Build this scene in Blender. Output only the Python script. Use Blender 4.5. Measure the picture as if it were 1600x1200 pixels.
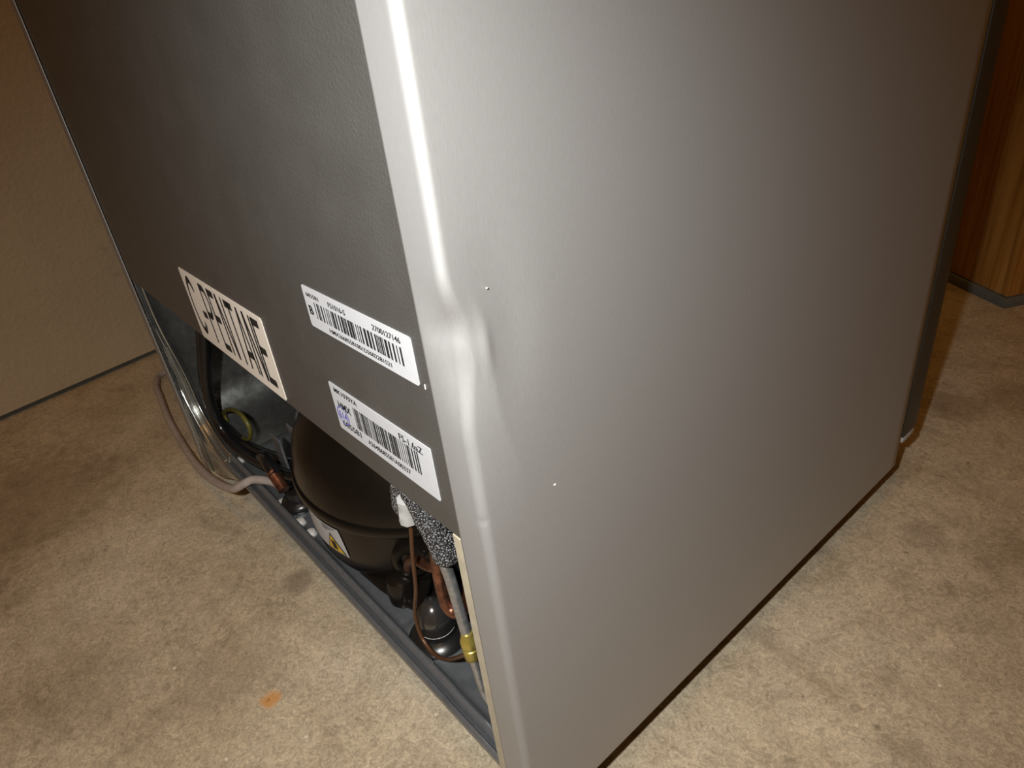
import bpy, bmesh, math, random
from mathutils import Vector, Matrix, noise

random.seed(7)
SC = bpy.context.scene
for o in list(bpy.data.objects):
    bpy.data.objects.remove(o)
COL = SC.collection

# ------------------------------------------------------------------ camera
# rows of the fitted rotation: world axes expressed in camera axes
cam_x = Vector((0.6521645, 0.75004859, -0.11003905))
cam_y = Vector((0.31731239, -0.40191623, -0.85893899))
cam_z = Vector((-0.68847246, 0.52525276, -0.50011521))
cd = bpy.data.cameras.new('camera')
cd.sensor_width = 36.0
cd.lens = 1071.557 / 1600 * 36.0
cd.clip_start = 0.01
cam = bpy.data.objects.new('camera', cd)
COL.objects.link(cam)
m = Matrix((cam_x, -cam_y, -cam_z)).transposed().to_4x4()
m.translation = Vector((0.152118, -0.096229, 0.3889))
cam.matrix_world = m
SC.camera = cam

# ------------------------------------------------------------------ world, light, exposure
w = bpy.data.worlds.new('world')
SC.world = w
w.use_nodes = True
bg = w.node_tree.nodes['Background']
bg.inputs['Color'].default_value = (1.0, 0.47, 0.13, 1)
bg.inputs['Strength'].default_value = 0.125

# the phone's flash beside the lens
fl = bpy.data.lights.new('phone_flash', 'SPOT')
fl.spot_size = math.radians(110)
fl.spot_blend = 1.0
fl.energy = 11.0
fl.color = (1.0, 0.985, 0.945)
fl.shadow_soft_size = 0.006
flo = bpy.data.objects.new('phone_flash', fl)
flo.location = (0.132, -0.150, 0.445)
flo.rotation_euler = (flo.location - Vector((-0.10, 0.025, 0.175))).to_track_quat('Z', 'Y').to_euler()
COL.objects.link(flo)

# warm ceiling lamp of the room
al = bpy.data.lights.new('ceiling_lamp', 'AREA')
al.energy = 6.5
al.size = 0.6
al.color = (1.0, 0.47, 0.12)
alo = bpy.data.objects.new('ceiling_lamp', al)
alo.location = (0.22, -0.20, 2.35)
alo.rotation_euler = (0.0, 0.0, 0.0)
COL.objects.link(alo)

SC.view_settings.view_transform = 'Standard'
SC.view_settings.look = 'None'
SC.view_settings.gamma = 1.0
SC.view_settings.use_curve_mapping = False
SC.view_settings.exposure = 0.0
SC.cycles.use_denoising = True

# ------------------------------------------------------------------ helpers
def tag(o, label=None, cat=None, group=None, kind=None):
    if label: o['label'] = label
    if cat: o['category'] = cat
    if group: o['group'] = group
    if kind: o['kind'] = kind
    return o

def empty(name, loc):
    o = bpy.data.objects.new(name, None)
    o.empty_display_size = 0.05
    o.location = loc
    COL.objects.link(o)
    return o

def mesh_obj(name, verts, faces, mat, parent=None, smooth=False, auto=None):
    me = bpy.data.meshes.new(name)
    me.from_pydata([tuple(v) for v in verts], [], faces)
    me.update()
    return link(name, me, mat, parent, smooth, auto)

def link(name, me, mat, parent=None, smooth=False, auto=None):
    bm = bmesh.new(); bm.from_mesh(me)
    bmesh.ops.recalc_face_normals(bm, faces=bm.faces[:])
    if auto is not None:
        for e in bm.edges:
            e.smooth = not (len(e.link_faces) == 2 and e.calc_face_angle(0) > auto)
        smooth = True
    for f in bm.faces: f.smooth = smooth
    bm.to_mesh(me); bm.free()
    if mat is not None: me.materials.append(mat)
    o = bpy.data.objects.new(name, me)
    COL.objects.link(o)
    if parent is not None:
        o.parent = parent
        o.matrix_parent_inverse = Matrix.Translation(world_loc(parent)).inverted()
    return o

def world_loc(p):
    # meshes hold world coordinates, so only the Empty at a thing's base carries an offset
    return Vector(p.location) if p.type == 'EMPTY' else Vector((0, 0, 0))

def bm_obj(name, bm, mat, parent=None, smooth=False, auto=None):
    me = bpy.data.meshes.new(name)
    bm.to_mesh(me); bm.free()
    return link(name, me, mat, parent, smooth, auto)

def box(bm, x0, x1, y0, y1, z0, z1, bev=0.0, seg=2):
    r = bmesh.ops.create_cube(bm, size=1.0)
    vs = r['verts']
    for v in vs:
        v.co = Vector(((x0 + x1) / 2 + v.co.x * (x1 - x0), (y0 + y1) / 2 + v.co.y * (y1 - y0), (z0 + z1) / 2 + v.co.z * (z1 - z0)))
    if bev > 0:
        es = list({e for v in vs for e in v.link_edges})
        bmesh.ops.bevel(bm, geom=es, offset=bev, segments=seg, profile=0.5, affect='EDGES')

def catmull(pts, n=8):
    pts = [Vector(p) for p in pts]
    P = [pts[0] * 2 - pts[1]] + pts + [pts[-1] * 2 - pts[-2]]
    out = []
    for i in range(1, len(P) - 2):
        a, b, c, d = P[i - 1], P[i], P[i + 1], P[i + 2]
        for k in range(n):
            t = k / n
            out.append(0.5 * ((2 * b) + (c - a) * t + (2 * a - 5 * b + 4 * c - d) * t * t + (3 * b - a - 3 * c + d) * t ** 3))
    out.append(pts[-1])
    return out

def tube(name, pts, rad, mat, parent=None, n=8, seg=14, wob=0.0, closed_ends=True):
    path = catmull(pts, n)
    if not callable(rad):
        r0 = rad; rad = lambda t: r0
    verts, faces = [], []
    up = Vector((0, 0, 1))
    prev = None
    L = len(path)
    for i, p in enumerate(path):
        d = (path[min(i + 1, L - 1)] - path[max(i - 1, 0)]).normalized()
        if prev is None:
            s = d.cross(up) if abs(d.z) < 0.9 else d.cross(Vector((1, 0, 0)))
        else:
            s = prev - d * prev.dot(d)
        s.normalize(); prev = s
        u = d.cross(s)
        r = rad(i / (L - 1))
        for k in range(seg):
            a = 2 * math.pi * k / seg
            q = p + (s * math.cos(a) + u * math.sin(a)) * r
            if wob:
                q += (q - p).normalized() * wob * noise.noise(q * 180)
            verts.append(q)
    for i in range(L - 1):
        for k in range(seg):
            k2 = (k + 1) % seg
            faces.append((i * seg + k, i * seg + k2, (i + 1) * seg + k2, (i + 1) * seg + k))
    if closed_ends:
        faces.append(tuple(range(seg)))
        faces.append(tuple((L - 1) * seg + k for k in range(seg)))
    return mesh_obj(name, verts, faces, mat, parent, auto=math.radians(50))

def lathe(name, prof, centre, mat, parent=None, seg=32, ax=1.0, ay=1.0, axis=Vector((0, 0, 1)), auto=math.radians(40)):
    verts, faces = [], []
    q = Vector((0, 0, 1)).rotation_difference(Vector(axis).normalized())
    c = Vector(centre)
    n = len(prof)
    for (r, z) in prof:
        for k in range(seg):
            a = 2 * math.pi * k / seg
            verts.append(c + q @ Vector((r * ax * math.cos(a), r * ay * math.sin(a), z)))
    for i in range(n - 1):
        for k in range(seg):
            k2 = (k + 1) % seg
            faces.append((i * seg + k, i * seg + k2, (i + 1) * seg + k2, (i + 1) * seg + k))
    faces.append(tuple(range(seg))); faces.append(tuple((n - 1) * seg + k for k in range(seg)))
    return mesh_obj(name, verts, faces, mat, parent, auto=auto)

# ------------------------------------------------------------------ materials
def mat(name, color=(0.5, 0.5, 0.5), rough=0.5, metal=0.0, spec=0.5, coat=0.0):
    m = bpy.data.materials.new(name)
    m.use_nodes = True
    b = m.node_tree.nodes['Principled BSDF']
    b.inputs['Base Color'].default_value = (*color, 1)
    b.inputs['Roughness'].default_value = rough
    b.inputs['Metallic'].default_value = metal
    b.inputs['Specular IOR Level'].default_value = spec
    b.inputs['Coat Weight'].default_value = coat
    return m

class NT:
    def __init__(s, m):
        s.m = m; s.t = m.node_tree; s.n = s.t.nodes; s.l = s.t.links; s.b = s.n['Principled BSDF']
        s.geo = s.n.new('ShaderNodeNewGeometry')
        s.pos = s.geo.outputs['Position']
    def mapped(s, scale, rot=(0, 0, 0), src=None):
        mp = s.n.new('ShaderNodeMapping')
        mp.inputs['Scale'].default_value = scale; mp.inputs['Rotation'].default_value = rot
        s.l.new(src or s.pos, mp.inputs['Vector']); return mp.outputs['Vector']
    def noise(s, scale, detail=4, rough=0.55, vec=None, dist=0.0):
        t = s.n.new('ShaderNodeTexNoise'); t.inputs['Scale'].default_value = scale
        t.inputs['Detail'].default_value = detail; t.inputs['Roughness'].default_value = rough
        t.inputs['Distortion'].default_value = dist
        s.l.new(vec or s.pos, t.inputs['Vector']); return t.outputs['Fac']
    def ramp(s, fac, stops):
        r = s.n.new('ShaderNodeValToRGB'); e = r.color_ramp.elements
        while len(e) < len(stops): e.new(0.5)
        for el, (p, c) in zip(e, stops):
            el.position = p; el.color = (*c, 1) if len(c) == 3 else c
        s.l.new(fac, r.inputs['Fac']); return r.outputs['Color']
    def mix(s, fac, a, b, mode='MIX'):
        x = s.n.new('ShaderNodeMix'); x.data_type = 'RGBA'; x.blend_type = mode
        for i, v in ((0, fac), (6, a), (7, b)):
            if isinstance(v, (int, float)): x.inputs[i].default_value = v
            elif isinstance(v, tuple): x.inputs[i].default_value = (*v, 1)
            else: s.l.new(v, x.inputs[i])
        return x.outputs[2]
    def math(s, op, a, b=None, clamp=False):
        x = s.n.new('ShaderNodeMath'); x.operation = op; x.use_clamp = clamp
        for i, v in ((0, a), (1, b)):
            if v is None: continue
            if isinstance(v, (int, float)): x.inputs[i].default_value = v
            else: s.l.new(v, x.inputs[i])
        return x.outputs[0]
    def bump(s, h, strength=0.3, dist=0.001):
        b = s.n.new('ShaderNodeBump'); b.inputs['Strength'].default_value = strength
        b.inputs['Distance'].default_value = dist
        s.l.new(h, b.inputs['Height']); s.l.new(b.outputs['Normal'], s.b.inputs['Normal']); return b
    def color(s, c): s.l.new(c, s.b.inputs['Base Color'])
    def rough(s, r): s.l.new(r, s.b.inputs['Roughness'])
    def spot(s, x, y, r, soft=0.5, warp=0.35, wscale=90.0, sy=1.0):
        d = s.n.new('ShaderNodeVectorMath'); d.operation = 'SUBTRACT'
        s.l.new(s.pos, d.inputs[0]); d.inputs[1].default_value = (x, y, 0)
        mp = s.n.new('ShaderNodeMapping'); mp.inputs['Scale'].default_value = (1, sy, 0)
        s.l.new(d.outputs[0], mp.inputs['Vector'])
        ln = s.n.new('ShaderNodeVectorMath'); ln.operation = 'LENGTH'
        s.l.new(mp.outputs[0], ln.inputs[0])
        nz = s.noise(wscale, 3)
        wv = s.math('MULTIPLY', s.math('SUBTRACT', nz, 0.5), warp * r * 4)
        dd = s.math('DIVIDE', s.math('ADD', ln.outputs['Value'], wv), r)
        mr = s.n.new('ShaderNodeMapRange'); mr.interpolation_type = 'SMOOTHSTEP'
        mr.inputs['From Min'].default_value = 1 - soft; mr.inputs['From Max'].default_value = 1 + soft
        mr.inputs['To Min'].default_value = 1; mr.inputs['To Max'].default_value = 0
        s.l.new(dd, mr.inputs['Value']); return mr.outputs['Result']

def make_concrete():
    m = mat('concrete_floor', rough=0.62, spec=0.35); t = NT(m)
    big = t.noise(5.5, 5, 0.6, dist=0.6)
    c = t.ramp(big, [(0.30, (0.335, 0.272, 0.185)), (0.5, (0.425, 0.362, 0.262)), (0.70, (0.50, 0.44, 0.335))])
    cloud = t.noise(20, 8, 0.75, dist=0.8)
    c = t.mix(0.75, c, t.ramp(cloud, [(0.30, (0.60, 0.57, 0.53)), (0.48, (1, 1, 1)), (0.70, (1.18, 1.17, 1.15))]), 'MULTIPLY')
    mid = t.noise(150, 6, 0.8, dist=1.8)
    c = t.mix(0.8, c, t.ramp(mid, [(0.34, (0.58, 0.56, 0.52)), (0.5, (1, 1, 1)), (0.66, (1.42, 1.40, 1.36))]), 'MULTIPLY')
    fine = t.noise(760, 3, 0.8, dist=1.0)
    c = t.mix(0.7, c, t.ramp(fine, [(0.35, (0.66, 0.65, 0.62)), (0.52, (1, 1, 1)), (0.70, (1.4, 1.39, 1.35))]), 'MULTIPLY')
    # long trowel streaks on the left
    st = t.noise(1.0, 4, 0.6, vec=t.mapped((10, 48, 9), (0, 0, math.radians(-112))))
    c = t.mix(t.ramp(st, [(0.56, (0, 0, 0)), (0.74, (0.34, 0.34, 0.34))]), c, (0.20, 0.145, 0.085))
    # pale flecks and dark pits
    vo = t.n.new('ShaderNodeTexVoronoi'); vo.inputs['Scale'].default_value = 70; t.l.new(t.pos, vo.inputs['Vector'])
    gate = t.ramp(t.noise(23, 2), [(0.55, (0, 0, 0)), (0.60, (1, 1, 1))])
    fl = t.ramp(vo.outputs['Distance'], [(0.05, (0.8, 0.8, 0.8)), (0.10, (0, 0, 0))])
    c = t.mix(t.mix(1.0, fl, gate, 'MULTIPLY'), c, (0.75, 0.68, 0.55))
    vo2 = t.n.new('ShaderNodeTexVoronoi'); vo2.inputs['Scale'].default_value = 33; t.l.new(t.pos, vo2.inputs['Vector'])
    gate2 = t.ramp(t.noise(17, 2), [(0.56, (0, 0, 0)), (0.62, (1, 1, 1))])
    pt = t.ramp(vo2.outputs['Distance'], [(0.03, (0.6, 0.6, 0.6)), (0.08, (0, 0, 0))])
    c = t.mix(t.mix(1.0, pt, gate2, 'MULTIPLY'), c, (0.13, 0.095, 0.06))
    # stains with their own shapes
    for (x, y, r, k, colr) in ((0.037, 0.358, 0.016, 0.34, (0.16, 0.13, 0.09)), (0.044, 0.305, 0.011, 0.30, (0.18, 0.14, 0.09)),
                               (-0.285, 0.0, 0.012, 0.5, (0.12, 0.09, 0.06)), (-0.30, -0.15, 0.030, 0.22, (0.17, 0.13, 0.085)),
                               (-0.016, 0.55, 0.026, 0.45, (0.17, 0.115, 0.06)), (0.02, 0.60, 0.03, 0.35, (0.17, 0.115, 0.06)),
                               (-0.60, -0.16, 0.09, 0.45, (0.17, 0.115, 0.055)), (-0.24, -0.075, 0.03, 0.25, (0.2, 0.16, 0.11)),
                               (0.00, 0.20, 0.01, 0.22, (0.16, 0.12, 0.1))):
        c = t.mix(t.math('MULTIPLY', t.spot(x, y, r, 0.4), k), c, colr)
    rust = t.spot(-0.1985, -0.0615, 0.0062, 0.35, 0.3, 160)
    c = t.mix(t.math('MULTIPLY', rust, 0.78), c, (0.50, 0.235, 0.055))
    core = t.spot(-0.1992, -0.0628, 0.0012, 0.4)
    c = t.mix(t.math('MULTIPLY', core, 0.7), c, (0.30, 0.11, 0.03))
    t.color(c)
    h = t.mix(0.5, mid, fine)
    t.bump(h, 0.25, 0.0012)
    return m

def make_wall():
    m = mat('painted_wall', rough=0.7, spec=0.3); t = NT(m)
    n = t.noise(6, 4)
    c = t.ramp(n, [(0.3, (0.37, 0.295, 0.19)), (0.7, (0.42, 0.34, 0.225))])
    sm = t.noise(38, 4, 0.6, dist=0.8)
    c = t.mix(t.ramp(sm, [(0.66, (0, 0, 0)), (0.76, (0.45, 0.45, 0.45))]), c, (0.25, 0.18, 0.1))
    t.color(c)
    t.bump(t.mix(0.5, t.noise(55, 4), t.noise(180, 3)), 0.5, 0.004)
    return m

def make_side_paint():
    m = mat('silver_grey_paint', (0.40, 0.40, 0.40), 0.53, 0.6, 0.5); t = NT(m)
    g = t.noise(1.0, 3, 0.7, vec=t.mapped((1400, 1400, 300)))
    t.color(t.ramp(g, [(0.3, (0.365, 0.37, 0.372)), (0.7, (0.395, 0.40, 0.402))]))
    t.bump(g, 0.05, 0.0004)
    return m

def make_back_paint():
    m = mat('charcoal_textured_sheet', (0.1, 0.1, 0.1), 0.38, 0.0, 0.75); t = NT(m)
    a = t.noise(700, 3, 0.6); b = t.noise(1500, 2, 0.6)
    t.color(t.ramp(t.noise(40, 3), [(0.3, (0.052, 0.051, 0.048)), (0.7, (0.062, 0.061, 0.058))]))
    h = t.mix(0.4, a, b)
    t.rough(t.math('ADD', t.math('MULTIPLY', a, 0.15), 0.30))
    t.bump(h, 0.7, 0.0006)
    return m

def make_galv():
    m = mat('galvanised_steel', (0.33, 0.345, 0.35), 0.27, 0.6, 0.6); t = NT(m)
    v = t.n.new('ShaderNodeTexVoronoi'); v.inputs['Scale'].default_value = 260; t.l.new(t.pos, v.inputs['Vector'])
    t.color(t.mix(0.2, (0.20, 0.215, 0.232), t.ramp(v.outputs['Color'], [(0.2, (0.16, 0.17, 0.19)), (0.8, (0.27, 0.285, 0.30))])))
    t.rough(t.math('ADD', t.math('MULTIPLY', t.noise(160, 3), 0.14), 0.20))
    t.bump(t.noise(90, 3), 0.08, 0.001)
    return m

def make_bright_zinc():
    m = mat('bright_zinc', (0.62, 0.63, 0.61), 0.24, 0.95, 0.5); t = NT(m)
    t.color(t.ramp(t.noise(60, 4, 0.7), [(0.3, (0.52, 0.53, 0.51)), (0.7, (0.64, 0.65, 0.62))]))
    t.rough(t.math('ADD', t.math('MULTIPLY', t.noise(130, 3), 0.16), 0.18))
    t.bump(t.noise(50, 3), 0.04, 0.0012)
    return m

def make_wood():
    m = mat('oak_wood', rough=0.45, spec=0.4); t = NT(m)
    g = t.noise(1.0, 5, 0.65, vec=t.mapped((55, 55, 2.2)), dist=1.5)
    c = t.ramp(g, [(0.30, (0.26, 0.112, 0.022)), (0.48, (0.40, 0.19, 0.04)), (0.66, (0.53, 0.28, 0.075))])
    f = t.noise(1.0, 3, 0.7, vec=t.mapped((420, 420, 9)))
    c = t.mix(0.5, c, t.ramp(f, [(0.35, (0.72, 0.68, 0.6)), (0.6, (1.08, 1.06, 1.0))]), 'MULTIPLY')
    t.color(c); t.bump(f, 0.12, 0.0006)
    return m

def make_copper():
    m = mat('copper', (0.42, 0.18, 0.10), 0.36, 0.85); t = NT(m)
    t.color(t.ramp(t.noise(90, 4, 0.7), [(0.34, (0.05, 0.032, 0.026)), (0.52, (0.19, 0.082, 0.05)), (0.7, (0.36, 0.17, 0.105))]))
    return m

def make_foam():
    m = mat('grey_foam', (0.2, 0.2, 0.21), 0.42, 0.0, 0.8); t = NT(m)
    v = t.n.new('ShaderNodeTexVoronoi'); v.inputs['Scale'].default_value = 900; t.l.new(t.pos, v.inputs['Vector'])
    t.color(t.ramp(v.outputs['Distance'], [(0.16, (0.50, 0.51, 0.53)), (0.34, (0.13, 0.13, 0.14)), (0.6, (0.03, 0.03, 0.03))]))
    t.bump(v.outputs['Distance'], 1.0, 0.002)
    return m

def make_alu():
    m = mat('aluminium_tube', (0.42, 0.43, 0.44), 0.38, 0.8); t = NT(m)
    t.color(t.ramp(t.noise(220, 4, 0.7), [(0.35, (0.30, 0.31, 0.32)), (0.6, (0.48, 0.49, 0.5)), (0.75, (0.75, 0.76, 0.77))]))
    return m

def make_compressor_paint():
    m = mat('black_enamel', (0.02, 0.017, 0.014), 0.24, 0.0, 0.35); t = NT(m)
    t.color(t.ramp(t.noise(30, 3), [(0.3, (0.005, 0.004, 0.0032)), (0.7, (0.009, 0.0072, 0.0056))]))
    t.bump(t.noise(120, 3), 0.06, 0.001)
    return m

def make_label(name, c):
    m = mat(name, c, 0.5, 0.0, 0.4); t = NT(m)
    t.color(t.ramp(t.noise(300, 3), [(0.3, tuple(v * 0.95 for v in c)), (0.7, c)]))
    return m

M = dict(concrete=make_concrete(), wall=make_wall(), side=make_side_paint(), back=make_back_paint(), galv=make_galv(),
         wood=make_wood(), zinc=make_bright_zinc(), copper=make_copper(), foam=make_foam(), alu=make_alu(), comp=make_compressor_paint(),
         paper=make_label('white_label', (0.475, 0.49, 0.515)), cream=make_label('cream_label', (0.78, 0.72, 0.64)))
def plain(key, *a, **k):
    m = mat(key, *a, **k); t = NT(m)
    base = a[0]
    t.color(t.ramp(t.noise(140, 3), [(0.3, tuple(v * 0.88 for v in base)), (0.7, tuple(min(1, v * 1.1) for v in base))]))
    M[key] = m
plain('ink', (0.012, 0.012, 0.012), 0.6)
plain('blue_ink', (0.13, 0.12, 0.50), 0.6)
plain('yellow_print', (0.62, 0.40, 0.03), 0.5)
plain('rubber', (0.010, 0.010, 0.010), 0.28)
plain('cable', (0.008, 0.008, 0.009), 0.22)
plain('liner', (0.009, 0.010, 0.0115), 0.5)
plain('cord_grey', (0.34, 0.295, 0.27), 0.36)
plain('brass', (0.52, 0.42, 0.10), 0.32, 0.7)
plain('capillary', (0.095, 0.040, 0.017), 0.38, 0.3)
plain('beige_strip', (0.40, 0.36, 0.27), 0.6)
plain('door_dark', (0.032, 0.030, 0.024), 0.42)
plain('gasket', (0.012, 0.011, 0.010), 0.6)
plain('door_cap', (0.36, 0.355, 0.35), 0.45)
plain('grey_base', (0.11, 0.12, 0.115), 0.6)
plain('tape', (0.45, 0.45, 0.44), 0.5)
plain('green_wire', (0.11, 0.10, 0.018), 0.45)
plain('steel', (0.80, 0.79, 0.76), 0.34, 0.35)
plain('dark_steel', (0.12, 0.115, 0.11), 0.16, 0.8)
plain('joint', (0.07, 0.065, 0.05), 0.9)
plain('speck', (0.8, 0.8, 0.78), 0.5)

# ------------------------------------------------------------------ setting
bm = bmesh.new(); box(bm, -1.6, 2.6, -2.4, 2.2, -0.05, 0.0)
tag(bm_obj('floor', bm, M['concrete']), 'beige mottled concrete floor with an orange rust spot', kind='structure')

wd = Vector((-0.0315, 0.1914, 0)).normalized()      # along the left wall
wn = Vector((wd.y, -wd.x, 0))                       # into the room
w0 = Vector((-0.8138, -0.144, 0))
def slab(name, p, d, n, l0, l1, z0, z1, th, material, off=0.0, label=None):
    vs = []
    for z in (z0, z1):
        for (l, k) in ((l0, off), (l1, off), (l1, off - th), (l0, off - th)):
            q = p + d * l + n * k; vs.append((q.x, q.y, z))
    fs = [(0, 1, 5, 4), (1, 2, 6, 5), (2, 3, 7, 6), (3, 0, 4, 7), (4, 5, 6, 7), (3, 2, 1, 0)]
    return tag(mesh_obj(name, vs, fs, material), label, kind='structure')
slab('wall_left', w0, wd, wn, -2.0, 1.6, 0.007, 2.5, 0.12, M['wall'], label='beige painted plaster wall left of the refrigerator')
slab('trim_1', w0, wd, wn, -2.0, 1.6, 0.0, 0.007, 0.10, M['joint'], -0.006, 'dark open joint between plaster wall and floor')
wb = w0 + wd * 1.6
slab('wall_back', wb, wn, -wd, -0.12, 3.2, 0.0, 2.5, 0.12, M['wall'], label='plaster wall behind the wooden cabinet')

# ------------------------------------------------------------------ refrigerator
F = empty('refrigerator', (-0.248, 0.2, 0.0))
tag(F, 'silver grey refrigerator seen from behind with a dented rear corner', 'refrigerator')
ZB, ZT, W, D = 0.037, 0.845, 0.496, 0.380
R0 = 0.0034

def sstep(a, b, x):
    t = max(0.0, min(1.0, (x - a) / (b - a))); return t * t * (3 - 2 * t)

def dent(p):
    x, y, z = p
    # push of the rear face towards the front, steep above and fading slowly below
    g = sstep(0.322, 0.2985, z) * (0.22 * sstep(0.225, 0.262, z) + 0.78 * sstep(0.262, 0.292, z))
    dy = 0.0047 * g * max(0.0, 1 + x / 0.0165) ** 1.35 * math.exp(-(y / 0.03) ** 2)
    # crease on the rear flange, running down towards the corner
    cz = 0.306 + 0.55 * (x + 0.001)
    dy += 0.0011 * math.exp(-((z - cz) / 0.0055) ** 2) * sstep(-0.017, -0.009, x) * math.exp(-(y / 0.006) ** 2)
    # side sheet folded inward along the edge, with a crease line drifting away from it
    b = 0.0085 + 0.012 * sstep(0.300, 0.225, z)
    a = 0.0025 * sstep(0.318, 0.298, z) * sstep(0.215, 0.285, z)
    dx = -a * max(0.0, 1 - y / b) * sstep(-0.012, -0.001, x)
    # puckered second ridge
    rid = math.exp(-((z - 0.294) / 0.0085) ** 2)
    dx += 0.0006 * rid * math.exp(-((y - 0.0078) / 0.0022) ** 2) * sstep(-0.012, -0.001, x)
    dx += 0.00025 * math.exp(-((z - 0.290) / 0.006) ** 2) * math.exp(-((y - 0.0035) / 0.0012) ** 2) * sstep(-0.006, -0.001, x)
    # shallow hollow in the side beyond
    dx += -0.0010 * math.exp(-((z - 0.30) / 0.03) ** 2 - ((y - 0.018) / 0.012) ** 2)
    # tiny nick
    dy += 0.0006 * math.exp(-((z - 0.2315) / 0.0012) ** 2) * math.exp(-(x / 0.003) ** 2) * math.exp(-(y / 0.004) ** 2)
    return Vector((x + dx, y + dy, z))

def side_sheet(name, sign, material, dented):
    prof = []
    for k in range(15): prof.append((-0.0173 + (0.0173 - R0) * k / 14.0, 0.0))
    for k in range(1, 13):
        a = math.pi / 2 * k / 12
        prof.append((-R0 + R0 * math.sin(a), R0 - R0 * math.cos(a)))
    y = R0
    while y < 0.05: y += 0.0012; prof.append((0.0, y))
    while y < D - 0.012: y += 0.010; prof.append((0.0, min(y, D - 0.002)))
    prof.append((0.0, D - 0.001)); prof.append((-0.0012, D)); prof.append((-0.014, D))
    zs = [ZB, ZB + 0.001]
    z = ZB + 0.001
    while z < ZT:
        z += 0.0012 if 0.205 < z < 0.335 else 0.012
        zs.append(min(z, ZT))
    verts, faces = [], []
    n = len(prof)
    for z in zs:
        for (x, yy) in prof:
            p = Vector((x, yy, z))
            if dented: p = dent(p)
            if sign < 0: p = Vector((-W - p.x, p.y, p.z))
            verts.append(p)
    for i in range(len(zs) - 1):
        for k in range(n - 1):
            faces.append((i * n + k, i * n + k + 1, (i + 1) * n + k + 1, (i + 1) * n + k))
    o = mesh_obj(name, verts, faces, material, F, smooth=True)
    # make sure normals look outwards before thickening
    me = o.data
    ctr = Vector((-W / 2, D / 2, 0.4))
    p = me.polygons[len(me.polygons) // 2]
    if p.normal.dot(p.center - ctr) < 0: me.flip_normals()
    s = o.modifiers.new('thickness', 'SOLIDIFY'); s.thickness = 0.0009; s.offset = -1.0
    return o
tag(side_sheet('side_panel', 1, M['side'], True), 'silver grey side panel with crumpled rear corner')
side_sheet('side_panel', -1, M['side'], False)

bm = bmesh.new(); box(bm, -W + 0.0186, -0.0168, 0.0012, 0.0060, 0.2118, ZT - 0.002, 0.0005, 1)
tag(bm_obj('back_panel', bm, M['back'], F), 'charcoal textured back panel')
bm = bmesh.new(); box(bm, -W + 0.001, -0.001, 0.001, D, ZT - 0.004, ZT + 0.012, 0.004, 3)
bm_obj('top_panel', bm, M['side'], F, auto=0.6)
# liner of the compressor bay: sloping ceiling, inner wall, right cheek
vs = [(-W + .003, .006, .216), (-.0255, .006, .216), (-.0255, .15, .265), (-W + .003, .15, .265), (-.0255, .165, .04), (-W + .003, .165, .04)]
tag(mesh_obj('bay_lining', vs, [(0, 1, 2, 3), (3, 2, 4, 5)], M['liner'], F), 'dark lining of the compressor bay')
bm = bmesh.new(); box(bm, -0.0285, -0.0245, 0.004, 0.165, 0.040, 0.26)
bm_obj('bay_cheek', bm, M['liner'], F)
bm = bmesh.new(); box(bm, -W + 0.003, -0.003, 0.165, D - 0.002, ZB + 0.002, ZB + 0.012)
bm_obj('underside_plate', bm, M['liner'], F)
bm = bmesh.new(); box(bm, -0.0246, -0.0155, 0.0010, 0.0030, 0.012, 0.2118, 0.0003, 1)
tag(bm_obj('edge_strip', bm, M['beige_strip'], F), 'beige strip beside the compressor bay')

# door on the far side
def door_shape():
    bm = bmesh.new(); box(bm, -W, 0.0, 0.3835, 0.430, 0.060, ZT + 0.010)
    es = [e for e in bm.edges if abs(e.verts[0].co.y - 0.430) < 1e-5 and abs(e.verts[1].co.y - 0.430) < 1e-5]
    bmesh.ops.bevel(bm, geom=es, offset=0.028, segments=6, profile=0.5, affect='EDGES')
    es = [e for e in bm.edges if abs(e.verts[0].co.y - 0.3835) < 1e-5 and abs(e.verts[1].co.y - 0.3835) < 1e-5]
    bmesh.ops.bevel(bm, geom=es, offset=0.0012, segments=2, profile=0.5, affect='EDGES')
    return bm
door = tag(bm_obj('door', door_shape(), M['door_dark'], F, auto=0.7), 'dark door edge on the far side')
bm = bmesh.new(); box(bm, -W + 0.004, -0.0025, 0.3795, 0.384, 0.064, ZT)
bm_obj('gasket', bm, M['gasket'], door)
bm = bmesh.new(); box(bm, -W + 0.002, 0.0006, 0.3845, 0.404, 0.0545, 0.0600, 0.0016, 2)
bm_obj('end_cap', bm, M['door_cap'], door, auto=0.6)

# base tray: rolled lip, ridge and floor, swept to the left where it curves up into the side lining
TP = [(.0098, .0372), (.0081, .0379), (.0074, .0398), (.0075, .0424), (.0084, .0438), (.0094, .0427), (.0102, .0402), (.0112, .0394),
      (.0122, .0412), (.0130, .0452), (.0140, .0478), (.0152, .0480), (.0162, .0464), (.0174, .0432), (.0190, .0418), (.0215, .0412),
      (.026, .041), (.040, .041), (.060, .041), (.090, .041), (.125, .041), (.164, .041)]
def emboss(x, y):
    # raised pad around the rubber mount and a pressed groove near the right end
    d = math.hypot((x + 0.126) / 1.0, (y - 0.033) / 0.85)
    h = 0.0022 * (1 - sstep(0.020, 0.026, d)) * sstep(0.0185, 0.024, y)
    d2 = abs(math.hypot((x + 0.118), (y - 0.040) / 0.75) - 0.036)
    h -= 0.0020 * (1 - sstep(0.0, 0.004, d2)) * sstep(0.019, 0.024, y)
    return h
RX, RZ = 0.066, 0.050
XL = -W + 0.0025
def notch(x):
    return sstep(-0.088, -0.078, x)
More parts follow.
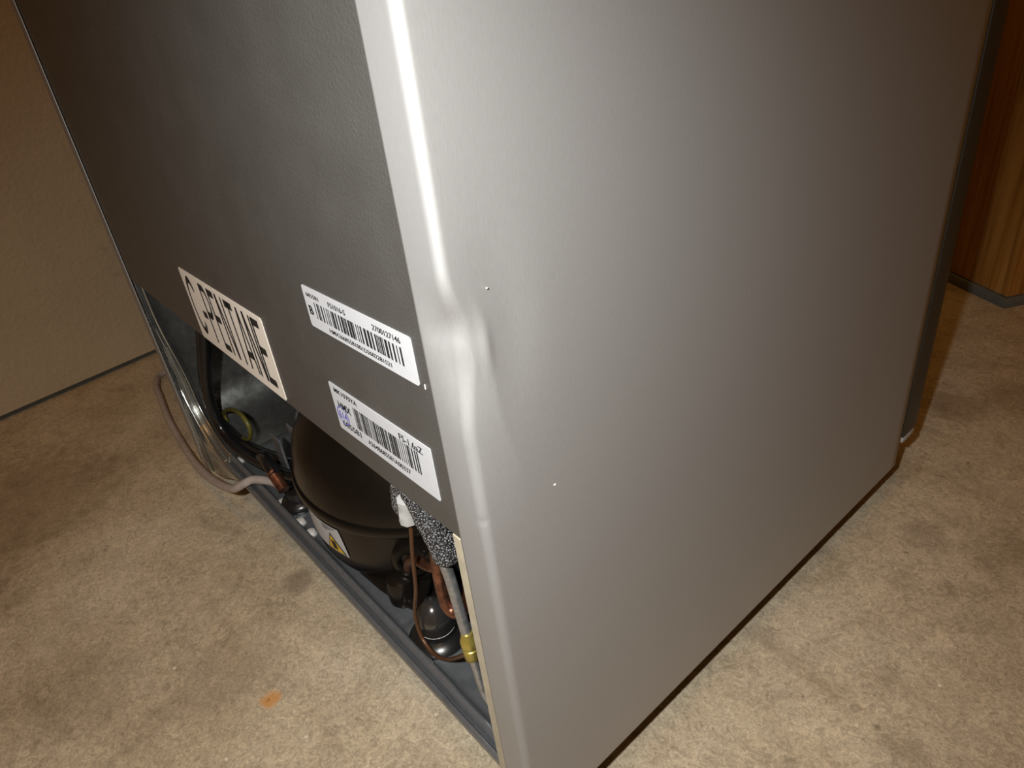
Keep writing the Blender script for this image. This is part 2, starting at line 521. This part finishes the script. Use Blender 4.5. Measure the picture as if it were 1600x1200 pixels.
def sheet(name, rings, material, text, flip_test):
    n = len(TP)
    faces = [(i * n + j, i * n + j + 1, (i + 1) * n + j + 1, (i + 1) * n + j) for i in range(len(rings) - 1) for j in range(n - 1)]
    o = mesh_obj(name, [v for r in rings for v in r], faces, material, F, smooth=True)
    p = o.data.polygons[len(o.data.polygons) // 2]
    if p.normal.dot(Vector(flip_test)) < 0: o.data.flip_normals()
    s_ = o.modifiers.new('thickness', 'SOLIDIFY'); s_.thickness = 0.0008; s_.offset = -1.0
    return tag(o, text)
rings = []
x = -0.0262
while x > XL + RX:
    ring = []
    for j, (y, z) in enumerate(TP):
        k = notch(x)
        yy = y + (0.0 if j > 12 else -0.0006 * k); zz = z + 0.0022 * k * (1 if j < 5 else 0.4 if j < 9 else 0)
        if j >= 14: zz += emboss(x, y)
        ring.append((x, yy, zz))
    rings.append(ring); x -= 0.0022
tray = sheet('base_tray', rings, M['galv'], 'galvanised base tray with rolled lip', (0, -0.3, 1))
rings = []
for k in range(0, 19):
    a = math.pi / 2 * k / 18
    ring = []
    for j, (y, z) in enumerate(TP):
        h = z - 0.041
        ring.append((XL + RX - (RX - h) * math.sin(a), y, 0.0412 + RZ - (RZ - h) * math.cos(a)))
    rings.append(ring)
for k in range(1, 20):
    zz = 0.0412 + RZ + (0.2105 - 0.0412 - RZ) * k / 19
    ring = []
    for j, (y, z) in enumerate(TP):
        h = z - 0.041; f = 1 - 0.75 * sstep(0, 10, k)
        yy = y - 0.0055 * sstep(0, 14, k) * (1 if j < 14 else 0)
        ring.append((XL + h * f, yy, zz))
    rings.append(ring)
sheet('side_lining', rings, M['zinc'], 'bright zinc lining curving up the inner side', (0.7, 0, 0.7))
# corner foot that carries the rear left end of the tray down to the floor
def poly_plate(name, pts, y0, y1, material, parent, bev=0.0006):
    bm = bmesh.new()
    f = bm.faces.new([bm.verts.new((x, y0, z)) for (x, z) in pts])
    r = bmesh.ops.extrude_face_region(bm, geom=[f])
    for v in r['geom']:
        if isinstance(v, bmesh.types.BMVert): v.co.y = y1
    bmesh.ops.recalc_face_normals(bm, faces=bm.faces[:])
    if bev: bmesh.ops.bevel(bm, geom=bm.edges[:], offset=bev, segments=2, profile=0.5, affect='EDGES')
    return bm_obj(name, bm, material, parent, auto=0.7)
foot = poly_plate('corner_foot', [(-W, 0.0), (-W + 0.012, 0.0), (-0.452, 0.012), (-0.425, 0.026), (-0.392, 0.0405), (-0.425, 0.0405), (-0.452, 0.047), (-0.475, 0.062), (-0.488, 0.080), (-W + 0.001, 0.095)], 0.0062, 0.0082, M['zinc'], F)
poly_plate('corner_strip', [(-W, 0.0), (-W + 0.0045, 0.0), (-W + 0.0045, 0.2105), (-W, 0.2105)], 0.0002, 0.0062, M['zinc'], F)
for (x, y) in ((-0.045, 0.34), (-0.451, 0.34), (-0.06, 0.12), (-0.43, 0.12)):
    lathe('leveling_foot', [(0.004, 0.05), (0.004, 0.012), (0.013, 0.010), (0.015, 0.003), (0.015, 0.0)], (x, y, 0.0), M['rubber'], F, 16)

# compressor -------------------------------------------------------
CX, CY, CA, CB = -0.231, 0.083, 0.089, 0.0705
sh = [(0.50, .0445), (0.80, .0450), (0.90, .0480), (0.945, .054), (0.962, .066), (0.972, .085), (0.985, .0975)]
comp = lathe('compressor', sh, (CX, CY, 0), M['comp'], F, 72, CA, CB, auto=math.radians(60))
tag(comp, 'black compressor shell')
lathe('rim', [(0.96, .0968), (1.022, .0972), (1.030, .0985), (1.030, .1015), (1.022, .1032), (0.96, .1040)], (CX, CY, 0), M['comp'], comp, 72, CA, CB)
lathe('lid', [(1.0, .1035), (0.998, .108), (0.985, .114), (0.945, .127), (0.87, .141), (0.74, .153), (0.55, .162), (0.3, .167), (0.02, .169)], (CX, CY, 0), M['comp'], comp, 72, CA, CB, auto=math.radians(60))
def shell_pt(ang, z, off):
    k = 0.985
    for (r1, z1), (r2, z2) in zip(sh, sh[1:]):
        if z1 <= z <= z2: k = r1 + (r2 - r1) * (z - z1) / (z2 - z1)
    a = math.radians(ang)
    nrm = Vector((math.cos(a) / CA, math.sin(a) / CB, 0)).normalized()
    return Vector((CX + CA * k * math.cos(a), CY + CB * k * math.sin(a), z)) + nrm * off
def shell_patch(name, quad, off, material, nu=12, nv=6, tri=False):
    # quad: (angle, z) corners TL, TR, BR, BL
    verts, faces = [], []
    for j in range(nv + 1):
        for i in range(nu + 1):
            u, v = i / nu, j / nv
            if tri:
                u = 0.5 + (u - 0.5) * v
            t = [(1 - u) * quad[0][k] + u * quad[1][k] for k in (0, 1)]
            b = [(1 - u) * quad[3][k] + u * quad[2][k] for k in (0, 1)]
            verts.append(shell_pt((1 - v) * t[0] + v * b[0], (1 - v) * t[1] + v * b[1], off))
    for j in range(nv):
        for i in range(nu):
            a = j * (nu + 1) + i
            faces.append((a, a + 1, a + nu + 2, a + nu + 1))
    return mesh_obj(name, verts, faces, material, comp, smooth=True)
SQ = [(248, .0885), (287, .0910), (289, .0665), (251, .0640)]
def sub(q, u0, u1, v0, v1):
    def at(u, v):
        t = [(1 - u) * q[0][k] + u * q[1][k] for k in (0, 1)]; b = [(1 - u) * q[3][k] + u * q[2][k] for k in (0, 1)]
        return ((1 - v) * t[0] + v * b[0], (1 - v) * t[1] + v * b[1])
    return [at(u0, v0), at(u1, v0), at(u1, v1), at(u0, v1)]
tag(shell_patch('warning_sticker', SQ, 0.0005, M['paper']), 'white sticker with yellow flame triangle')
shell_patch('hazard_border', sub(SQ, 0.60, 0.97, 0.28, 0.97), 0.0007, M['ink'], 8, 8, True)
shell_patch('hazard_triangle', sub(SQ, 0.63, 0.94, 0.36, 0.93), 0.0009, M['yellow_print'], 8, 8, True)
shell_patch('flame_mark', sub(SQ, 0.745, 0.835, 0.56, 0.86), 0.0011, M['ink'])
for k in range(3):
    shell_patch('print_line', sub(SQ, 0.66, 0.92 - 0.08 * k, 0.06 + 0.07 * k, 0.09 + 0.07 * k), 0.0007, M['ink'], 6, 1)
# side boss with pipe ring, foot lug
bdir = Vector((0.72, -0.69, 0.05))
lathe('pipe_boss', [(0.013, -0.012), (0.0130, 0.002), (0.0115, 0.0042), (0.0085, 0.005), (0.0070, 0.0042), (0.0062, 0.001)], (-0.1575, 0.0415, 0.080), M['comp'], comp, 28, axis=bdir)
lathe('pipe_boss', [(0.011, -0.012), (0.0110, 0.003), (0.0095, 0.0052), (0.0070, 0.006), (0.0055, 0.003)], (-0.147, 0.057, 0.083), M['comp'], comp, 28, axis=Vector((0.85, -0.5, 0.05)))
lug = [(-0.205, 0.022), (-0.180, 0.0235), (-0.158, 0.0265), (-0.143, 0.031), (-0.125, 0.034), (-0.115, 0.044), (-0.130, 0.060), (-0.205, 0.085)]
bm = bmesh.new()
f = bm.faces.new([bm.verts.new((x, y, 0.0475)) for x, y in lug])
r = bmesh.ops.extrude_face_region(bm, geom=[f])
for v in r['geom']:
    if isinstance(v, bmesh.types.BMVert): v.co.z = 0.0535
bmesh.ops.recalc_face_normals(bm, faces=bm.faces[:])
bmesh.ops.bevel(bm, geom=bm.edges[:], offset=0.002, segments=3, profile=0.5, affect='EDGES')
bm_obj('foot_plate', bm, M['comp'], comp, auto=0.6)
lug2 = lathe('foot_knuckle', [(0.010, -0.012), (0.0105, 0.0), (0.009, 0.006), (0.004, 0.009)], (-0.163, 0.033, 0.060), M['comp'], comp, 24)

# rubber mount with its bolt, in front of the compressor
mnt = lathe('rubber_mount', [(0.0185, .0425), (0.0190, .0450), (0.0165, .0485), (0.0125, .0500), (0.0115, .0535), (0.0125, .056), (0.011, .0595), (0.006, .0615)], (-0.124, 0.0325, 0), M['rubber'], F, 32)
lathe('bolt_head', [(0.0112, .0560), (0.0116, .0585), (0.0108, .0630), (0.0084, .0680), (0.0055, .0715), (0.0020, .0730)], (-0.1255, 0.0325, 0), M['dark_steel'], mnt, 24)
lathe('washer', [(0.0112, .0525), (0.0118, .0535), (0.0112, .0545)], (-0.124, 0.0325, 0), M['steel'], mnt, 24)
mnt2 = lathe('rubber_mount', [(0.0150, .0415), (0.0155, .0440), (0.0135, .0480), (0.009, .0500), (0.008, .056), (0.004, .058)], (-0.318, 0.030, 0), M['rubber'], F, 32)
for (x, y) in ((-0.329, 0.0195), (-0.2945, 0.0188), (-0.2760, 0.0190), (-0.4185, 0.0178)):
    lathe('screw', [(0.0046, .0405), (0.0045, .0428), (0.0034, .0447), (0.0010, .0454)], (x, y, 0.0006), M['steel'], F, 16)

# tubes at the right end
tube('suction_tube', [(-.092, .034, .205), (-.0745, .0205, .163), (-.0700, .020, .140), (-.0665, .020, .112), (-.0650, .020, .100)], 0.0030, M['alu'], F)
fit = lathe('brass_fitting', [(0.0030, -0.0120), (0.0042, -0.0105), (0.0045, -0.0035), (0.0040, -0.0030), (0.0046, -0.0022), (0.0046, 0.0022), (0.0038, 0.0045), (0.0031, 0.0075)], (-.0646, .020, .0985), M['brass'], F, 16, axis=Vector((-0.05, 0, 1)))
tube('service_tube', [(-.0640, .020, .089), (-.0622, .020, .076), (-.0600, .0205, .060), (-.0560, .023, .046)], 0.0024, M['alu'], F)
tube('copper_tube', [(-.094, .034, .165), (-.0985, .031, .140), (-.1005, .030, .120), (-.1015, .030, .102), (-.1010, .0305, .0900), (-.0965, .032, .0860), (-.0920, .036, .0900), (-.0905, .041, .104), (-.091, .046, .140)], 0.0038, M['copper'], F)
tube('copper_tube', [(-.160, .043, .0800), (-.1475, .034, .0830), (-.1360, .0300, .0990), (-.122, .0290, .1110), (-.108, .030, .1150), (-.100, .034, .122)], 0.0032, M['copper'], F)
tube('capillary_tube', [(-.0985, .0200, .172), (-.1000, .0200, .157), (-.1068, .0200, .131), (-.1131, .0200, .102), (-.1220, .0196, .076), (-.1215, .0192, .058), (-.1130, .0190, .0515), (-.1030, .0195, .0525), (-.0890, .0200, .0635), (-.0705, .0198, .0840)], 0.00125, M['capillary'], F, n=10, seg=10)
tube('foam_sleeve', [(-.0980, .022, .196), (-.0880, .0212, .182), (-.0760, .0206, .167), (-.0690, .0202, .1570), (-.0670, .020, .1530)], lambda t: 0.0066 if t < 0.8 else 0.0066 - 0.012 * (t - 0.8), M['foam'], F, seg=20, wob=0.0012)
tube('foam_sleeve', [(-.1010, .0235, .190), (-.1035, .0225, .176), (-.1045, .0220, .166), (-.1035, .0218, .1585)], lambda t: 0.0068 if t < 0.6 else 0.0068 - 0.008 * (t - 0.6), M['foam'], F, seg=20, wob=0.001)
tube('tape_wrap', [(-.0935, .0178, .180), (-.0955, .0178, .172), (-.0965, .0180, .1640)], lambda t: 0.0046, M['tape'], F, seg=8, wob=0.0008)

# wiring at the left end
tube('power_cable', [(-.400, .030, .200), (-.420, .0225, .150), (-.440, .0195, .115), (-.452, .0185, .085), (-.447, .0195, .062), (-.420, .0215, .0530), (-.380, .025, .0560), (-.335, .030, .0640), (-.300, .040, .070)], 0.0050, M['cable'], F)
tube('power_cable', [(-.415, .034, .200), (-.438, .0265, .150), (-.462, .0235, .112), (-.476, .0225, .085), (-.470, .0235, .064), (-.440, .0265, .0540), (-.400, .031, .0560), (-.355, .038, .0640), (-.320, .046, .070)], 0.0050, M['cable'], F)
tube('copper_joint', [(-.3180, .0175, .0820), (-.3105, .0175, .0765), (-.3030, .0175, .0720)], 0.0046, M['copper'], F, seg=18)
tube('cable_sleeve', [(-.352, .0225, .0780), (-.338, .0205, .0840), (-.325, .019, .0845), (-.3150, .0178, .0795)], 0.0052, M['cable'], F)
tube('ground_wire', [(-.470, .0300, .058), (-.4673, .0300, .0691), (-.440, .0305, .0840), (-.4068, .0300, .0930), (-.3935, .0300, .0850), (-.405, .0300, .0680), (-.4345, .0300, .0545)], 0.0020, M['green_wire'], F)
for (x0, x1, y0, y1, z0, z1) in ((-.352, -.335, .034, .036, .060, .095), (-.330, -.318, .042, .0435, .055, .110)):
    bm = bmesh.new(); box(bm, x0, x1, y0, y1, z0, z1, 0.0006, 1)
    bm_obj('relay_bracket', bm, M['galv'], F)
tag(tube('power_cord', [(-.335, .026, .052), (-.352, .0215, .0520), (-.3665, .0125, .0518), (-.3720, .0050, .0490), (-.3850, -.0022, .0410), (-.420, -.0062, .0310), (-.462, -.0072, .0215), (-.505, -.0055, .0140), (-.5728, -.0005, .0080), (-.627, .0044, .0095), (-.682, .0126, .0115), (-.726, .0202, .0100), (-.758, .0400, .0070), (-.745, .110, .0040), (-.66, .22, .0040)], 0.0036, M['cord_grey'], F, n=10), 'grey power cord looping over the floor')

# labels -----------------------------------------------------------
YL = 0.0009
def text_mesh(s, x0, x1, z0, z1, bold=0.012, y=YL - 0.00025):
    """flat lettering, fitted into x0..x1 (left to right) by z0..z1"""
    cu = bpy.data.curves.new('t', 'FONT'); cu.body = s; cu.offset = bold; cu.resolution_u = 3
    ob = bpy.data.objects.new('t', cu); COL.objects.link(ob)
    dg = bpy.context.evaluated_depsgraph_get()
    me = bpy.data.meshes.new_from_object(ob.evaluated_get(dg))
    bpy.data.objects.remove(ob); bpy.data.curves.remove(cu)
    X = [v.co.x for v in me.vertices]; Y = [v.co.y for v in me.vertices]
    a, b, c, d = min(X), max(X), min(Y), max(Y)
    vs = [(x0 + (v.co.x - a) / (b - a) * (x1 - x0), y, z0 + (v.co.y - c) / (d - c) * (z1 - z0)) for v in me.vertices]
    fs = [tuple(p.vertices) for p in me.polygons]
    bpy.data.meshes.remove(me)
    return vs, fs
def lettering(items, parent, material, name='lettering'):
    V, Fc = [], []
    for it in items:
        vs, fs = text_mesh(*it)
        o = len(V); V += vs; Fc += [tuple(i + o for i in f) for f in fs]
    return flat(name, V, Fc, material, parent)
def flat(name, V, Fc, material, parent):
    me = bpy.data.meshes.new(name); me.from_pydata(V, [], Fc); me.update()
    # all print faces the rear
    for p in me.polygons:
        if p.normal.y > 0: p.flip()
    me.materials.append(material)
    o = bpy.data.objects.new(name, me); COL.objects.link(o)
    o.parent = parent
    return o
def barcode(x0, x1, z0, z1, seed, parent, nmod=125):
    rnd = random.Random(seed)
    V, Fc = [], []; mw = (x1 - x0) / nmod; k = 0
    while k < nmod:
        wd_ = rnd.choice((1, 1, 1, 2, 2, 3)); gp = rnd.choice((1, 1, 2, 2, 3))
        if k + wd_ > nmod: wd_ = nmod - k
        a, b = x0 + k * mw, x0 + (k + wd_) * mw
        o = len(V); V += [(a, YL - .00025, z0), (b, YL - .00025, z0), (b, YL - .00025, z1), (a, YL - .00025, z1)]; Fc.append((o, o + 1, o + 2, o + 3))
        k += wd_ + gp
    return flat('barcode', V, Fc, M['ink'], parent)
def label(name, x0, x1, z0, z1, r, material, text):
    pts = []
    for (cx, cz, a0) in ((x1 - r, z1 - r, 0), (x0 + r, z1 - r, 90), (x0 + r, z0 + r, 180), (x1 - r, z0 + r, 270)):
        for k in range(5):
            a = math.radians(a0 + 22.5 * k); pts.append((cx + r * math.cos(a), cz + r * math.sin(a)))
    return tag(poly_plate(name, pts, YL, YL + 0.0005, material, F, 0), text)
mm = 0.001
P1 = label('serial_label', -105.8 * mm, -25.9 * mm, 276.6 * mm, 295.0 * mm, 0.0012, M['paper'], 'white barcode label, upper')
lettering([('685581', -.1027, -.0918, .2908, .2926), ('FS1016-S', -.0837, -.0703, .2907, .2929), ('2700127146', -.0508, -.0325, .2907, .2930),
           ('HMX26685581001D2602281521', -.0884, -.0422, .2784, .2803)], P1, M['ink'])
lettering([('B', -.1032, -.0998, .2827, .2868, 0.03)], P1, M['ink'], 'batch_letter')
barcode(-.0971, -.0330, .2820, .2893, 3, P1)
P2 = label('model_label', -105.8 * mm, -28.0 * mm, 225.5 * mm, 249.8 * mm, 0.0008, M['paper'], 'white barcode label, lower')
lettering([('MK1070YA', -.1014, -.0815, .2461, .2485), ('HMX', -.1010, -.0898, .2381, .2418, 0.02), ('685581', -.1011, -.0849, .2288, .2319, 0.015),
           ('FS-1.6aZ', -.0497, -.0336, .2444, .2476), ('A264B685581A00337', -.0792, -.0466, .2286, .2311)], P2, M['ink'])
barcode(-.0866, -.0370, .2332, .2440, 8, P2)
# blue inspection stamp: ring and number
V, Fc = [], []
rc = (-.0988, .2347); N = 40
for k in range(N):
    a = 2 * math.pi * k / N
    for r in (0.0047, 0.0042):
        V.append((rc[0] + r * 1.08 * math.cos(a), YL - .0003, rc[1] + r * math.sin(a)))
for k in range(N):
    a, b = 2 * k, 2 * ((k + 1) % N); Fc.append((a, b, b + 1, a + 1))
vs, fs = text_mesh('614', -.1025, -.0952, .2325, .2369, 0.01, YL - .0003)
o_ = len(V); V += vs; Fc += [tuple(i + o_ for i in f) for f in fs]
flat('ink_stamp', V, Fc, M['blue_ink'], P2)
P3 = label('refrigerant_label', -299.5 * mm, -171.0 * mm, 213.2 * mm, 261.5 * mm, 0.002, M['cream'], 'cream label with bold black lettering')
# stencil-like letters, drawn as strokes
def strokes():
    V, Fc = [], []
    H0, H1 = .2190, .2585
    def quad(a, b, c, d):
        o = len(V); V.extend([(p[0], YL - .00025, p[1]) for p in (a, b, c, d)]); Fc.append((o, o + 1, o + 2, o + 3))
    def bar(xa, za, xb, zb, w):     # stroke of width w in x
        quad((xa - w / 2, za), (xa + w / 2, za), (xb + w / 2, zb), (xb - w / 2, zb))
    def hor(xa, xb, z, h): quad((xa, z - h / 2), (xb, z - h / 2), (xb, z + h / 2), (xa, z + h / 2))
    def arc(cx, cz, rx, rz, a0, a1, t, tz):
        n = 20
        for k in range(n):
            p, q = math.radians(a0 + (a1 - a0) * k / n), math.radians(a0 + (a1 - a0) * (k + 1) / n)
            quad((cx + rx * math.cos(p), cz + rz * math.sin(p)), (cx + rx * math.cos(q), cz + rz * math.sin(q)),
                 (cx + (rx - t) * math.cos(q), cz + (rz - tz) * math.sin(q)), (cx + (rx - t) * math.cos(p), cz + (rz - tz) * math.sin(p)))
    hh = 0.0046; t = 0.0019
    zm = (H0 + H1) / 2
    # C
    arc(-.2860, zm, .0080, (H1 - H0) / 2, 38, 322, t, hh)
    hor(-.2765, -.2695, zm - .0030, hh)
    # P
    bar(-.2655, H0, -.2655, H1, t); hor(-.2655, -.2600, H1 - hh / 2, hh); hor(-.2655, -.2600, zm - .0005, hh)
    arc(-.2605, (H1 + zm - .003) / 2, .0055, (H1 - zm + .003) / 2, -90, 90, t, hh)
    def E(x):
        bar(x, H0, x, H1, t)
        hor(x, x + .0090, H1 - hh / 2, hh); hor(x, x + .0082, zm + .001, hh); hor(x, x + .0090, H0 + hh / 2, hh)
    def Nn(x, wdt):
        bar(x, H0, x, H1, t); bar(x + wdt, H0, x + wdt, H1, t); bar(x + .0004, H1, x + wdt - .0004, H0, t * 1.2)
    E(-.2515)
    Nn(-.2385, .0090)
    bar(-.2195, H0, -.2195, H1, t); hor(-.2252, -.2138, H1 - hh / 2, hh)
    bar(-.2118, H0, -.2065, H1, t); bar(-.2012, H0, -.2065, H1, t); hor(-.2105, -.2025, H0 + .0105, hh)
    Nn(-.1982, .0088)
    E(-.1862)
    return V, Fc
V, Fc = strokes()
flat('lettering', V, Fc, M['ink'], P3)

# scuffs: pale chips on the paint
def chip(name, c, axis, sx, sz, rot=0.0):
    lathe(name, [(1.0, 0.0), (0.8, 0.00025), (0.2, 0.0003)], c, M['speck'], F, 8, sx, sz, axis=axis)
chip('paint_chip', (-.0228, 0.0012, .2776), (0, -1, 0), 0.0002, 0.0011)
chip('paint_chip', (0.0, .0150, .3134), (1, 0, 0), 0.0003, 0.0003)
chip('paint_chip', (0.0, .0336, .2288), (1, 0, 0), 0.0003, 0.0006)

# ------------------------------------------------------------------ wooden cabinet
c0 = Vector((-0.0542, 0.797, 0))
du = Vector((-0.866, 0.50, 0)); dv = Vector((0.50, 0.866, 0))
CB_ = empty('wooden_cabinet', (c0 + du * 0.25 + dv * 0.2))
tag(CB_, 'oak wooden cabinet standing on the floor behind the refrigerator', 'cabinet')
def obox(name, u0, u1, v0, v1, z0, z1, material, bev=0.001):
    bm = bmesh.new(); box(bm, u0, u1, v0, v1, z0, z1, bev, 2)
    for v in bm.verts:
        p = c0 + du * v.co.x + dv * v.co.y; v.co = Vector((p.x, p.y, v.co.z))
    bmesh.ops.recalc_face_normals(bm, faces=bm.faces[:])
    return bm_obj(name, bm, material, CB_, auto=0.6)
obox('base', -0.004, 0.50, -0.004, 0.40, 0.0, 0.011, M['grey_base'])
obox('corner_post', 0.0, 0.010, 0.0, 0.020, 0.012, 1.7, M['wood'], 0.0015)
us = [0.0104, 0.058, 0.112, 0.175, 0.24, 0.31, 0.40, 0.496]
for a, b in zip(us, us[1:]):
    obox('board', a, b - 0.0004, 0.0006 if b < 0.1 else 0.001, 0.018, 0.012, 1.7, M['wood'], 0.0006)
obox('side_board', 0.0, 0.018, 0.0206, 0.396, 0.012, 1.7, M['wood'])
obox('side_board', 0.478, 0.496, 0.0206, 0.396, 0.012, 1.7, M['wood'])
obox('top_board', -0.006, 0.502, -0.006, 0.40, 1.7, 1.722, M['wood'])
